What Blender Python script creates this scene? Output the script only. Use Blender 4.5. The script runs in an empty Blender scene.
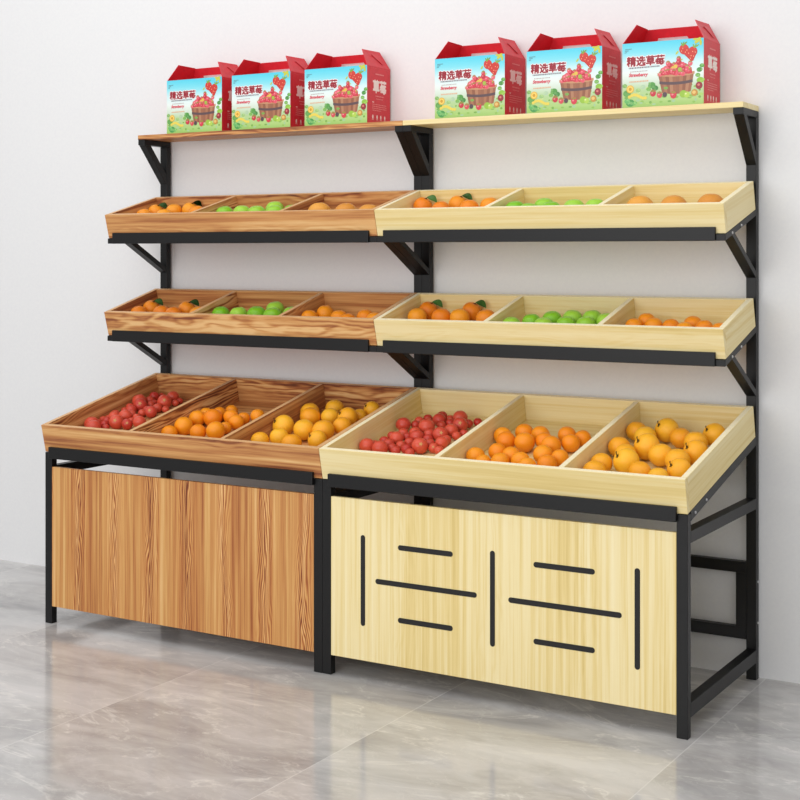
import bpy, bmesh, math, random
from mathutils import Vector, Matrix

scn = bpy.context.scene
COL = scn.collection
random.seed(7)

# ------------------------------------------------------------------ sizes (metres)
W = 1.2                      # one rack, width
A, B = .0324, .026           # steel tube section
DEPTH = .654
# trays: front-bottom y,z / rear-bottom y,z / wall height
TRAYS = {'top': (.331, 1.3849, .6225, 1.4627, .0905),
         'middle': (.3292, 1.0166, .6236, 1.1000, .092),
         'bottom': (.0012, .6145, .6215, .7571, .1004)}
TBASE, TWALL = .012, .018
DIVS = {'pine': ((.403, .421), (.797, .815)), 'pine bottom': ((.406, .424), (.815, .833)), 'brown': ((.396, .414), (.794, .812))}

# ------------------------------------------------------------------ node helpers
def new_mat(name):
    m = bpy.data.materials.new(name); m.use_nodes = True
    nt = m.node_tree; bs = nt.nodes['Principled BSDF']
    return m, nt, bs

def N(nt, t, **kw):
    n = nt.nodes.new(t)
    for k, v in kw.items(): setattr(n, k, v)
    return n

def math_node(nt, op, a, b=None, c=None):
    n = N(nt, 'ShaderNodeMath', operation=op)
    for i, v in enumerate((a, b, c)):
        if v is None: continue
        if isinstance(v, (int, float)): n.inputs[i].default_value = v
        else: nt.links.new(v, n.inputs[i])
    return n.outputs[0]

def ramp(nt, fac, stops):
    r = N(nt, 'ShaderNodeValToRGB'); e = r.color_ramp.elements
    while len(e) < len(stops): e.new(.5)
    for x, (p, c) in zip(e, stops): x.position = p; x.color = (*c, 1)
    nt.links.new(fac, r.inputs[0]); return r.outputs[0]

def mixc(nt, fac, a, b, mode='MIX'):
    n = N(nt, 'ShaderNodeMix', data_type='RGBA', blend_type=mode)
    for v, k in ((fac, 0), (a, 6), (b, 7)):
        if isinstance(v, (int, float)): n.inputs[k].default_value = v
        elif isinstance(v, tuple): n.inputs[k].default_value = (*v, 1)
        else: nt.links.new(v, n.inputs[k])
    return n.outputs[2]

def lin(r, g, b):
    f = lambda c: (c/255/12.92 if c/255 <= .04045 else ((c/255+.055)/1.055)**2.4)
    return (f(r), f(g), f(b))

# ------------------------------------------------------------------ materials
def wood(name, along, across, cols, period, chev, fine, contrast, rough=.45, per_object=True, arch=7.0, tint=0.0, rings=9.0):
    """grain runs along the vector `along`; `across` measures over the grain (object coordinates)"""
    m, nt, bs = new_mat(name); L = nt.links.new
    tc = N(nt, 'ShaderNodeTexCoord')
    def dot(v):
        n = N(nt, 'ShaderNodeVectorMath', operation='DOT_PRODUCT'); L(tc.outputs['Object'], n.inputs[0]); n.inputs[1].default_value = v
        return n.outputs['Value']
    u, w = dot(along), dot(across)
    if per_object:
        oi = N(nt, 'ShaderNodeObjectInfo')
        u = math_node(nt, 'ADD', u, math_node(nt, 'MULTIPLY', oi.outputs['Random'], 9.0))
        w = math_node(nt, 'ADD', w, math_node(nt, 'MULTIPLY', oi.outputs['Random'], 3.7))
    def vec(su, sw, off=0):
        c = N(nt, 'ShaderNodeCombineXYZ')
        L(math_node(nt, 'MULTIPLY', u, su), c.inputs[0]); L(math_node(nt, 'MULTIPLY', w, sw), c.inputs[1]); c.inputs[2].default_value = off
        return c.outputs[0]
    def noise(v, det=3, sc=1.0, ro=.55):
        n = N(nt, 'ShaderNodeTexNoise'); n.inputs['Scale'].default_value = sc
        n.inputs['Detail'].default_value = det; n.inputs['Roughness'].default_value = ro
        L(v, n.inputs['Vector']); return n.outputs['Fac']
    low = noise(vec(1.6, 7), 2)                       # slow drift of the grain
    streak = noise(vec(.9, fine, 3), 5, 1, .62)       # long fine streaks
    hair = noise(vec(6, fine*4, 8), 2)                # short pores
    board = noise(vec(.35, 1.0/period*1.1, 5), 1)     # broad light and dark bands
    # cathedral figure: nested arches along the middle of every period
    wl = math_node(nt, 'ADD', w, math_node(nt, 'MULTIPLY', math_node(nt, 'SUBTRACT', low, .5), period*.55))
    dx = math_node(nt, 'PINGPONG', wl, period*.5)
    dx = math_node(nt, 'DIVIDE', dx, period*.5)       # 0 in the middle .. 1
    ph = math_node(nt, 'ADD', math_node(nt, 'MULTIPLY', dx, rings), math_node(nt, 'MULTIPLY', u, arch))
    ph = math_node(nt, 'ADD', ph, math_node(nt, 'MULTIPLY', noise(vec(3, 20, 1), 3), 5.0))
    ring = math_node(nt, 'ABSOLUTE', math_node(nt, 'SINE', math_node(nt, 'MULTIPLY', ph, 3.0)))
    ring = math_node(nt, 'POWER', ring, 1.6)
    near = math_node(nt, 'SUBTRACT', 1.0, math_node(nt, 'MINIMUM', math_node(nt, 'MULTIPLY', dx, 2.1), 1.0))
    f = math_node(nt, 'MULTIPLY', math_node(nt, 'SUBTRACT', streak, .5), contrast*2.6)
    f = math_node(nt, 'ADD', f, math_node(nt, 'MULTIPLY', math_node(nt, 'SUBTRACT', board, .5), contrast*1.1))
    f = math_node(nt, 'ADD', f, math_node(nt, 'MULTIPLY', math_node(nt, 'SUBTRACT', hair, .5), contrast*.35))
    f = math_node(nt, 'ADD', f, math_node(nt, 'MULTIPLY', near, chev*.55))
    f = math_node(nt, 'SUBTRACT', f, math_node(nt, 'MULTIPLY', math_node(nt, 'MULTIPLY', ring, near), chev))
    f = math_node(nt, 'ADD', f, .5)
    red = math_node(nt, 'MULTIPLY', math_node(nt, 'SUBTRACT', 1.0, math_node(nt, 'SMOOTH_MIN', dx, .9, .3)), tint)
    L(mixc(nt, red, ramp(nt, f, cols), (.92, .70, .60), 'MULTIPLY'), bs.inputs['Base Color'])
    bs.inputs['Roughness'].default_value = rough
    bs.inputs['Specular IOR Level'].default_value = .35
    bp = N(nt, 'ShaderNodeBump'); bp.inputs['Strength'].default_value = .05; bp.inputs['Distance'].default_value = .002
    L(f, bp.inputs['Height']); L(bp.outputs[0], bs.inputs['Normal'])
    return m

BROWN_P = [(.05, lin(232, 196, 138)), (.34, lin(212, 164, 100)), (.55, lin(194, 136, 78)), (.76, lin(160, 96, 54)), (.97, lin(118, 66, 42))]
BROWN = [(.05, lin(232, 190, 132)), (.32, lin(212, 158, 98)), (.52, lin(188, 128, 76)), (.74, lin(146, 86, 52)), (.97, lin(96, 54, 38))]
PINE = [(.1, lin(242, 228, 184)), (.4, lin(237, 219, 166)), (.60, lin(229, 206, 142)), (.9, lin(211, 184, 112))]
EDGE = {'brown': lin(216, 172, 122), 'pine': lin(246, 235, 200)}  # tray edge highlights, painted in as a lighter colour per wood
MAT = {}
MAT['brown_x'] = wood('brown wood grain lengthwise', (1, 0, 0), (0, .9, 1), BROWN, .21, .5, 48, .72, arch=1.6, rings=7)
MAT['brown_y'] = wood('brown wood grain front to back', (0, 1, 0), (1.3, -.23, .97), BROWN, .21, .75, 48, .72, arch=3)
MAT['brown_z'] = wood('brown wood grain upright', (0, 0, 1), (1, .3, 0), BROWN_P, .1625, .85, 60, .60, per_object=False, arch=7, tint=.6, rings=12.0)
MAT['pine_x'] = wood('pale pine grain lengthwise', (1, 0, 0), (0, .9, 1), PINE, .3, .10, 60, .5, arch=2)
MAT['pine_y'] = wood('pale pine grain front to back', (0, 1, 0), (1.3, -.23, .97), PINE, .3, .10, 60, .5, arch=2)
MAT['pine_z'] = wood('pale pine grain upright', (0, 0, 1), (1, .3, 0), PINE, .3, .10, 62, .58, per_object=False, arch=2)

def plain(name, col, rough=.5, metal=0, spec=.5, noise_bump=0, bump_scale=200):
    m, nt, bs = new_mat(name)
    bs.inputs['Base Color'].default_value = (*col, 1); bs.inputs['Roughness'].default_value = rough
    bs.inputs['Metallic'].default_value = metal; bs.inputs['Specular IOR Level'].default_value = spec
    tc = N(nt, 'ShaderNodeTexCoord'); n = N(nt, 'ShaderNodeTexNoise'); n.inputs['Scale'].default_value = bump_scale
    nt.links.new(tc.outputs['Object'], n.inputs['Vector'])
    nt.links.new(ramp(nt, n.outputs['Fac'], [(.3, tuple(c*.94 for c in col)), (.7, tuple(min(1, c*1.05) for c in col))]), bs.inputs['Base Color'])
    if noise_bump:
        b = N(nt, 'ShaderNodeBump'); b.inputs['Strength'].default_value = noise_bump; b.inputs['Distance'].default_value = .001
        nt.links.new(n.outputs['Fac'], b.inputs['Height']); nt.links.new(b.outputs[0], bs.inputs['Normal'])
    return m

MAT['steel'] = plain('black powder-coated steel', lin(15, 15, 16), .42, 0, .32, .04, 900)
MAT['brown_edge'] = plain('brown painted edge highlight', EDGE['brown'], .5, 0, .3)
MAT['pine_edge'] = plain('pale painted edge highlight', EDGE['pine'], .5, 0, .3)
MAT['slot'] = plain('black slot', lin(36, 35, 35), .6, 0, .3)
MAT['zinc'] = plain('zinc bolt', (.75, .75, .76), .3, .9)
MAT['red_card'] = plain('red printed card', lin(212, 46, 58), .42, 0, .45, .02, 60)
MAT['ivory_ink'] = plain('ivory ink', lin(246, 240, 226), .5)
MAT['stem_brown'] = plain('dry brown stem', lin(72, 50, 28), .8, 0, .2, .3, 300)
MAT['leaf_green'] = plain('dark green leaf', lin(66, 112, 46), .4, 0, .45, .2, 120)
MAT['scar'] = plain('pale star scar', lin(214, 160, 100), .6)

def fruit_mat(name, c1, c2, bump, bscale, rough=.35, grad=None):
    m, nt, bs = new_mat(name); L = nt.links.new
    tc = N(nt, 'ShaderNodeTexCoord'); oi = N(nt, 'ShaderNodeObjectInfo')
    n = N(nt, 'ShaderNodeTexNoise'); n.inputs['Scale'].default_value = 30; n.inputs['Detail'].default_value = 3
    av = N(nt, 'ShaderNodeVectorMath', operation='ADD'); L(tc.outputs['Object'], av.inputs[0]); L(oi.outputs['Location'], av.inputs[1])
    L(av.outputs[0], n.inputs['Vector'])
    f = math_node(nt, 'ADD', math_node(nt, 'MULTIPLY', n.outputs['Fac'], .8), math_node(nt, 'MULTIPLY', math_node(nt, 'SUBTRACT', oi.outputs['Random'], .4), .55))
    L(ramp(nt, f, [(.2, c1), (.75, c2)]), bs.inputs['Base Color'])
    bs.inputs['Roughness'].default_value = rough; bs.inputs['Specular IOR Level'].default_value = .4
    n2 = N(nt, 'ShaderNodeTexVoronoi'); n2.inputs['Scale'].default_value = bscale; L(tc.outputs['Object'], n2.inputs['Vector'])
    b = N(nt, 'ShaderNodeBump'); b.inputs['Strength'].default_value = bump; b.inputs['Distance'].default_value = .0008
    L(n2.outputs['Distance'], b.inputs['Height']); L(b.outputs[0], bs.inputs['Normal'])
    return m
MAT['tomato'] = fruit_mat('tomato skin', lin(216, 86, 62), lin(186, 50, 42), .05, 60, .32)
MAT['orange'] = fruit_mat('smooth orange peel', lin(250, 160, 26), lin(240, 134, 14), .25, 420, .4)
MAT['mandarin'] = fruit_mat('mandarin peel', lin(252, 190, 46), lin(244, 160, 26), .3, 380, .38)
MAT['leafy'] = fruit_mat('leafy mandarin peel', lin(248, 164, 36), lin(236, 128, 20), .3, 380, .38)
MAT['apple'] = fruit_mat('green apple skin', lin(164, 214, 70), lin(120, 190, 30), .03, 60, .3)
MAT['tan'] = fruit_mat('tan orange peel', lin(236, 170, 70), lin(206, 130, 44), .3, 300, .45)

def marble():
    m, nt, bs = new_mat('polished grey marble tile'); L = nt.links.new
    tc = N(nt, 'ShaderNodeTexCoord'); sep = N(nt, 'ShaderNodeSeparateXYZ'); L(tc.outputs['Object'], sep.inputs[0])
    P = tc.outputs['Object']
    # every tile shows another piece of stone
    tx = math_node(nt, 'FLOOR', math_node(nt, 'DIVIDE', math_node(nt, 'SUBTRACT', sep.outputs[0], .43), .79))
    cmb = N(nt, 'ShaderNodeCombineXYZ'); L(math_node(nt, 'MULTIPLY', tx, 3.7), cmb.inputs[0]); L(math_node(nt, 'MULTIPLY', tx, 1.3), cmb.inputs[1])
    ad = N(nt, 'ShaderNodeVectorMath', operation='ADD'); L(P, ad.inputs[0]); L(cmb.outputs[0], ad.inputs[1])
    mp = N(nt, 'ShaderNodeMapping'); mp.inputs['Rotation'].default_value = (0, 0, .65); mp.inputs['Scale'].default_value = (1, 2.3, 1); L(ad.outputs[0], mp.inputs[0])
    def noise(sc, det, dist=0, v=None):
        n = N(nt, 'ShaderNodeTexNoise'); n.inputs['Scale'].default_value = sc; n.inputs['Detail'].default_value = det
        n.inputs['Distortion'].default_value = dist; n.inputs['Roughness'].default_value = .6; L(v or mp.outputs[0], n.inputs['Vector']); return n.outputs['Fac']
    cloud = noise(1.3, 8, .8); cloud2 = noise(4.2, 8, 1.2)
    f = math_node(nt, 'ADD', math_node(nt, 'MULTIPLY', cloud, .75), math_node(nt, 'MULTIPLY', cloud2, .25))
    base = ramp(nt, f, [(.33, lin(152, 150, 151)), (.46, lin(178, 176, 175)), (.55, lin(196, 194, 193)), (.68, lin(211, 209, 208))])
    warm = ramp(nt, noise(.9, 4, .5), [(.45, (1, 1, 1)), (.7, (1.0, .975, .955))])
    base = mixc(nt, 1.0, base, warm, 'MULTIPLY')
    v1 = math_node(nt, 'ABSOLUTE', math_node(nt, 'SUBTRACT', noise(1.15, 9, .9), .5))
    v2 = math_node(nt, 'ABSOLUTE', math_node(nt, 'SUBTRACT', noise(2.6, 9, 1.4), .5))
    vein = math_node(nt, 'MULTIPLY', ramp(nt, v1, [(0, (1, 1, 1)), (.014, (0, 0, 0))]), ramp(nt, cloud2, [(.4, (0, 0, 0)), (.6, (1, 1, 1))]))
    vein2 = math_node(nt, 'MULTIPLY', ramp(nt, v2, [(0, (1, 1, 1)), (.010, (0, 0, 0))]), .35)
    base = mixc(nt, math_node(nt, 'MULTIPLY', math_node(nt, 'MAXIMUM', vein, vein2), .75), base, lin(222, 219, 214))
    # joints between the tiles
    fx = math_node(nt, 'FRACT', math_node(nt, 'DIVIDE', math_node(nt, 'SUBTRACT', sep.outputs[0], .43), .79))
    ex = math_node(nt, 'MINIMUM', fx, math_node(nt, 'SUBTRACT', 1.0, fx))
    fy = math_node(nt, 'FRACT', math_node(nt, 'DIVIDE', math_node(nt, 'SUBTRACT', sep.outputs[1], .655), 2.4))
    ey = math_node(nt, 'MULTIPLY', math_node(nt, 'MINIMUM', fy, math_node(nt, 'SUBTRACT', 1.0, fy)), 3.04)
    j = math_node(nt, 'LESS_THAN', math_node(nt, 'MINIMUM', ex, ey), .0022)
    base = mixc(nt, math_node(nt, 'MULTIPLY', j, .45), base, lin(226, 224, 222))
    L(base, bs.inputs['Base Color'])
    bs.inputs['Roughness'].default_value = .12; bs.inputs['Specular IOR Level'].default_value = .5
    return m
MAT['floor'] = marble()

def paint():
    m, nt, bs = new_mat('white painted plaster'); L = nt.links.new
    tc = N(nt, 'ShaderNodeTexCoord'); n = N(nt, 'ShaderNodeTexNoise'); n.inputs['Scale'].default_value = 90; n.inputs['Detail'].default_value = 4
    L(tc.outputs['Object'], n.inputs['Vector'])
    L(ramp(nt, n.outputs['Fac'], [(.3, lin(226, 226, 227)), (.7, lin(229, 229, 229))]), bs.inputs['Base Color'])
    bs.inputs['Roughness'].default_value = .8; bs.inputs['Specular IOR Level'].default_value = .2
    b = N(nt, 'ShaderNodeBump'); b.inputs['Strength'].default_value = .006; b.inputs['Distance'].default_value = .0005
    L(n.outputs['Fac'], b.inputs['Height']); L(b.outputs[0], bs.inputs['Normal'])
    return m
MAT['wall'] = paint()

def print_mat():
    m, nt, bs = new_mat('printed card'); at = N(nt, 'ShaderNodeAttribute', attribute_name='ink')
    nt.links.new(at.outputs['Color'], bs.inputs['Base Color'])
    n = N(nt, 'ShaderNodeTexNoise'); n.inputs['Scale'].default_value = 300
    tc = N(nt, 'ShaderNodeTexCoord'); nt.links.new(tc.outputs['Object'], n.inputs['Vector'])
    nt.links.new(math_node(nt, 'ADD', .38, math_node(nt, 'MULTIPLY', n.outputs['Fac'], .1)), bs.inputs['Roughness'])
    return m
MAT['print'] = print_mat()

# ------------------------------------------------------------------ mesh helpers
class MB:
    def __init__(s, *mats): s.bm = bmesh.new(); s.mats = mats
    def hexa(s, c, mi=0):
        """8 corners: bottom loop 4, top loop 4"""
        v = [s.bm.verts.new(p) for p in c]
        for q in ((3, 2, 1, 0), (4, 5, 6, 7), (0, 1, 5, 4), (1, 2, 6, 5), (2, 3, 7, 6), (3, 0, 4, 7)):
            f = s.bm.faces.new([v[i] for i in q]); f.material_index = mi
    def box(s, x0, x1, y0, y1, z0, z1, mi=0):
        s.hexa([(x0, y0, z0), (x1, y0, z0), (x1, y1, z0), (x0, y1, z0), (x0, y0, z1), (x1, y0, z1), (x1, y1, z1), (x0, y1, z1)], mi)
    def prism_x(s, poly, x0, x1, mi=0):
        """closed (y,z) outline swept from x0 to x1"""
        a = [s.bm.verts.new((x0, y, z)) for y, z in poly]; b = [s.bm.verts.new((x1, y, z)) for y, z in poly]
        n = len(poly); fs = [s.bm.faces.new(a[::-1]), s.bm.faces.new(b)]
        for i in range(n): fs.append(s.bm.faces.new((a[i], a[(i+1) % n], b[(i+1) % n], b[i])))
        for f in fs: f.material_index = mi
    def prism_y(s, poly, y0, y1, mi=0):
        a = [s.bm.verts.new((x, y0, z)) for x, z in poly]; b = [s.bm.verts.new((x, y1, z)) for x, z in poly]
        n = len(poly); fs = [s.bm.faces.new(a), s.bm.faces.new(b[::-1])]
        for i in range(n): fs.append(s.bm.faces.new((a[i], b[i], b[(i+1) % n], a[(i+1) % n])))
        for f in fs: f.material_index = mi
    def build(s, name, parent=None, bevel=0, smooth=False, seg=2):
        bmesh.ops.recalc_face_normals(s.bm, faces=s.bm.faces)
        if bevel:
            bmesh.ops.bevel(s.bm, geom=[e for e in s.bm.edges if e.is_manifold and e.calc_face_angle(0) > .5], offset=bevel, segments=seg, affect='EDGES', profile=.5)
        me = bpy.data.meshes.new(name); s.bm.to_mesh(me); s.bm.free()
        for m in s.mats: me.materials.append(m if not isinstance(m, str) else MAT[m])
        if smooth:
            for p in me.polygons: p.use_smooth = True
        o = bpy.data.objects.new(name, me); COL.objects.link(o)
        if parent: o.parent = parent
        return o

def empty(name, loc, label=None, cat=None, group=None):
    o = bpy.data.objects.new(name, None); COL.objects.link(o); o.location = loc; o.empty_display_size = .1
    if label: o['label'] = label
    if cat: o['category'] = cat
    if group: o['group'] = group
    return o

def tube(mb, x0, x1, y0, y1, z0, z1): mb.box(x0, x1, y0, y1, z0, z1)

# ------------------------------------------------------------------ the room
def structure(o): o['kind'] = 'structure'; return o
WALL_Y = .664
mb = MB('wall'); mb.box(-9, 9, WALL_Y, WALL_Y+.12, 0, 5.0); structure(mb.build('wall_back'))
mb = MB('floor'); mb.box(-9, 9, -7, WALL_Y+.12, -.05, 0); structure(mb.build('floor'))

# ------------------------------------------------------------------ racks
def tray_frame(t):
    yf, zf, yr, zr, h = TRAYS[t]
    Lg = math.hypot(yr-yf, zr-zf); u = ((yr-yf)/Lg, (zr-zf)/Lg); n = (-u[1], u[0])
    pt = lambda s, k: (yf+u[0]*s+n[0]*k, zf+u[1]*s+n[1]*k)
    return pt, Lg, h

def make_tray(t, wood_key, root):
    pt, Lg, h = tray_frame(t)
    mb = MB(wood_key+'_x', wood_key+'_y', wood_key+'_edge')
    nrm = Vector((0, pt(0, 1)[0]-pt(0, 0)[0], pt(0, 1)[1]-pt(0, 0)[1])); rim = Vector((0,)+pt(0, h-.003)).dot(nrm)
    def band(m, i):  # puts the painted highlight colour on the upward rim faces
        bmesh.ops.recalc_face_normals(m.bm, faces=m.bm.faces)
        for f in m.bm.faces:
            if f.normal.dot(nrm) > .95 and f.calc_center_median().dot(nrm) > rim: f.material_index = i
    e = .0006
    def slab(x0, x1, s0, s1, k0, k1, mi):
        mb.prism_x([pt(s0, k0), pt(s1, k0), pt(s1, k1), pt(s0, k1)], x0, x1, mi)
    slab(e, W-e, 0, TWALL, 0, h, 0)                                    # front board
    slab(e+TWALL, W-e-TWALL, Lg-TWALL, Lg, 0, h, 0)                    # rear board
    slab(e+TWALL, W-e-TWALL, TWALL, Lg-TWALL, 0, TBASE, 0)             # base
    slab(e, e+TWALL, TWALL, Lg, 0, h, 1); slab(W-e-TWALL, W-e, TWALL, Lg, 0, h, 1)   # sides
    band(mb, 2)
    tr = mb.build('tray', root, .0012)
    for x0, x1 in DIVS.get(wood_key+' '+t, DIVS[wood_key]):
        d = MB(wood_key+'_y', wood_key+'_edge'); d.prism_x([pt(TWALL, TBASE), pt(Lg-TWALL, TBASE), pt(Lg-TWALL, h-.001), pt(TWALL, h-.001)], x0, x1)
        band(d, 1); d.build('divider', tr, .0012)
    return tr

def arm(root, t, x0, bolts, xb, sx):
    pt, Lg, h = tray_frame(t)
    yf, zf, yr, zr, _ = TRAYS[t]; g = (zr-zf)/(yr-yf)
    low = .0195 if t != 'bottom' else .0275
    y0 = yf-.006 if t != 'bottom' else B; y1 = DEPTH-B
    top = lambda y: zf+(y-yf)*g-.0006
    mb = MB('steel'); mb.prism_x([(y0, top(y0)-low), (y1, top(y1)-low), (y1, top(y1)), (y0, top(y0))], x0, x0+A)
    a = mb.build('support_arm', root, .0012)
    for yb in bolts:
        zc = top(yb)-low*.55; b = MB('zinc')
        ring = [(yb+.0042*math.cos(k*math.pi/3), zc+.0042*math.sin(k*math.pi/3)) for k in range(6)]
        b.prism_x(ring, min(xb, xb+sx*.0035), max(xb, xb+sx*.0035)); b.build('bolt', a, .0006)
    return a

def make_rack(x0, wood_key, label, slots, bolt_side):
    r = empty('fruit_display_rack', (x0, 0, 0), label, 'display rack', 'produce racks side by side')
    e = .0004
    XL, XR = (e, A), (W-A, W-e)
    for xa, xb in (XL, XR):
        mb = MB('steel'); mb.box(xa, xb, 0, B, 0, .6130); mb.build('front_leg', r, .0012)
        mb = MB('steel'); mb.box(xa, xb, DEPTH-B, DEPTH, 0, 1.7480); mb.build('rear_post', r, .0012)
        for z0, z1 in ((.532, .565), (.054, .094)):
            mb = MB('steel'); mb.box(xa, xb, B, DEPTH-B, z0, z1); mb.build('side_rail', r, .0012)
        # shelf bracket
        mb = MB('steel'); mb.box(xa, xb, .497, DEPTH, 1.7482, 1.7692); mb.build('shelf_bracket', r, .0012)
        mb = MB('steel'); mb.prism_x([(.502, 1.7482), (.535, 1.7482), (.628, 1.6390), (.628, 1.6005)], xa, xb); mb.build('bracket_strut', r, .0012)
        outer = (W-e if xa > .5 else e); sx = 1 if xa > .5 else -1
        for t in ('top', 'middle', 'bottom'):
            bl = ()
            if bolt_side == sx: bl = (.0583, .151) if t == 'bottom' else (.3857, .4726)
            arm(r, t, xa if xa > .5 else e, bl, outer, sx)
            if t != 'bottom':
                dz = 0 if t == 'top' else (1.0166-1.3849)+.0005
                yb = .4155
                mb = MB('steel')
                lo = lambda y: 1.3665-.548*(y-.4155)+dz
                mb.prism_x([(.3835, lo(.3835)), (.628, lo(.628)), (.628, lo(.628)+.0215), (.411, lo(.411)+.0215)], xa, xb)
                mb.build('arm_strut', r, .0012)
    if bolt_side == 1:
        for z in (.304, .176):
            b = MB('zinc'); b.prism_x([(.6425+.0042*math.cos(k*math.pi/3), z+.0042*math.sin(k*math.pi/3)) for k in range(6)], W-e, W+.003); b.build('bolt', r, .0006)
    # rear frame bolted between the posts
    mb = MB('steel'); y0, y1 = DEPTH-B, DEPTH-.001
    xa, xb = A+.0004, W-A-.0004
    mb.box(xa, xb, y0, y1, .329, .364); mb.box(xa, xb, y0, y1, .123, .160)
    mb.box(xa, xa+A, y0, y1, .160, .329); mb.box(xb-A, xb, y0, y1, .160, .329)
    mb.build('rear_frame', r, .001)
    # front rails that hold the trays
    for t, (ya, yb, za, zb) in {'top': (.3175, .3277, 1.3631, 1.4042), 'middle': (.3160, .3258, .9948, 1.0366), 'bottom': (-.0146, -.0020, .5930, .6344)}.items():
        mb = MB('steel'); mb.box(.0290, W-.0290, ya, yb, za, zb); mb.build('front_rail', r, .0016)
    for t in ('top', 'middle', 'bottom'): make_tray(t, wood_key, r)
    mb = MB(wood_key+'_x'); mb.box(e, W-e, .4949, DEPTH, 1.7694, 1.7865); mb.build('top_shelf', r, .0012)
    mb = MB(wood_key+'_z'); mb.box(A+.0006, W-A-.0006, .0004, .0154, .0623, .5620); p = mb.build('front_panel', r, .001)
    if slots:
        def slot(xa, za, xb, zb, w=.008):
            up = abs(zb-za) > abs(xb-xa); pts = []
            for k in range(13):
                a = math.pi*k/12
                pts.append((xb-w+w*math.sin(a), zb+w*math.cos(a)) if not up else (xb+w*math.cos(a), zb-w+w*math.sin(a)))
            for k in range(13):
                a = math.pi*k/12
                pts.append((xa+w-w*math.sin(a), za-w*math.cos(a)) if not up else (xa-w*math.cos(a), za+w-w*math.sin(a)))
            m = MB('slot'); m.prism_y(pts, -.0004, .003); m.build('slot', p)
        for xc, xm in ((.1521, .3744), (.6030, .8317), (1.0542, None)):
            slot(xc, .170, xc, .452)
            if xm:
                slot(xm-.0955, .4268, xm+.0955, .4268); slot(xm-.1765, .3143, xm+.1765, .3143); slot(xm-.0955, .2047, xm+.0955, .2047)
    return r

rack_brown = make_rack(-W, 'brown', 'brown wood-grain fruit display rack with black steel frame and plain grained front panel', False, 0)
rack_pine = make_rack(0, 'pine', 'pale pine fruit display rack with black steel frame and slotted front panel', True, 1)

# ------------------------------------------------------------------ fruit
def ball(name, mat, k_h=.95, dimple=.12, lobes=0, lobe_amt=0, neck=0, sub=(28, 18), seed=0):
    """unit-radius fruit about the z axis, returned as mesh data"""
    bm = bmesh.new(); bmesh.ops.create_uvsphere(bm, u_segments=sub[0], v_segments=sub[1], radius=1)
    rnd = random.Random(seed); ph = [rnd.uniform(0, 6.28) for _ in range(4)]
    for v in bm.verts:
        x, y, z = v.co; rr = math.hypot(x, y); a = math.atan2(y, x)
        s = 1+lobe_amt*math.cos(lobes*a)*rr if lobes else 1
        s *= 1-.018*math.sin(2*a+ph[0])*rr-.014*math.sin(3*z+ph[1])-.01
        top = math.exp(-(rr/.28)**2)
        zz = z*k_h
        if z > 0: zz -= dimple*top; zz += neck*math.exp(-(rr/.42)**2)
        else: zz += dimple*.45*top
        v.co = (x*s, y*s, zz)
    me = bpy.data.meshes.new(name); bm.to_mesh(me); bm.free(); me.materials.append(MAT[mat])
    for p in me.polygons: p.use_smooth = True
    return me

def stem_mesh(length=.30, thick=.06, bend=.22):
    bm = bmesh.new(); rings = []
    for i in range(6):
        t = i/5; r = thick*(1.35 if i == 0 else (1-.35*t) if i < 5 else 1.15); c = Vector((bend*t*t, 0, .82+length*t))
        rings.append([bm.verts.new(c+Vector((r*math.cos(k*math.pi/4), r*math.sin(k*math.pi/4), 0))) for k in range(8)])
    for a, b in zip(rings, rings[1:]):
        for k in range(8): bm.faces.new((a[k], a[(k+1) % 8], b[(k+1) % 8], b[k]))
    bm.faces.new(rings[-1]); bm.faces.new(rings[0][::-1])
    # little five-pointed calyx
    for k in range(5):
        a = k*2*math.pi/5; p0 = bm.verts.new((.2*math.cos(a), .2*math.sin(a), .885)); p1 = bm.verts.new((.07*math.cos(a+.6), .07*math.sin(a+.6), .92)); p2 = bm.verts.new((.07*math.cos(a-.6), .07*math.sin(a-.6), .92)); p3 = bm.verts.new((.1*math.cos(a), .1*math.sin(a), .80))
        for q in ((p0, p1, p2), (p0, p3, p1), (p0, p2, p3), (p1, p3, p2)): bm.faces.new(q)
    bmesh.ops.recalc_face_normals(bm, faces=bm.faces)
    me = bpy.data.meshes.new('stem'); bm.to_mesh(me); bm.free(); me.materials.append(MAT['stem_brown']); return me

def leaf_mesh(length=1.15, width=.34):
    bm = bmesh.new(); rows = []
    for i in range(9):
        t = i/8; w = width*math.sin(math.pi*min(1, t*.96+.02))**.8; x = .02+length*t; z = 1.0+.30*math.sin(t*2.4)-.25*t*t
        rows.append([bm.verts.new((x, sgn*w*.72, z+sgn*w*.72+.06*abs(sgn))) for sgn in (-1, -.5, 0, .5, 1)])
    for a, b in zip(rows, rows[1:]):
        for k in range(4): bm.faces.new((a[k], a[k+1], b[k+1], b[k]))
    r = bmesh.ops.solidify(bm, geom=bm.faces[:], thickness=.03)
    bmesh.ops.recalc_face_normals(bm, faces=bm.faces)
    me = bpy.data.meshes.new('leaf'); bm.to_mesh(me); bm.free(); me.materials.append(MAT['leaf_green'])
    for p in me.polygons: p.use_smooth = True
    return me

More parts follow.
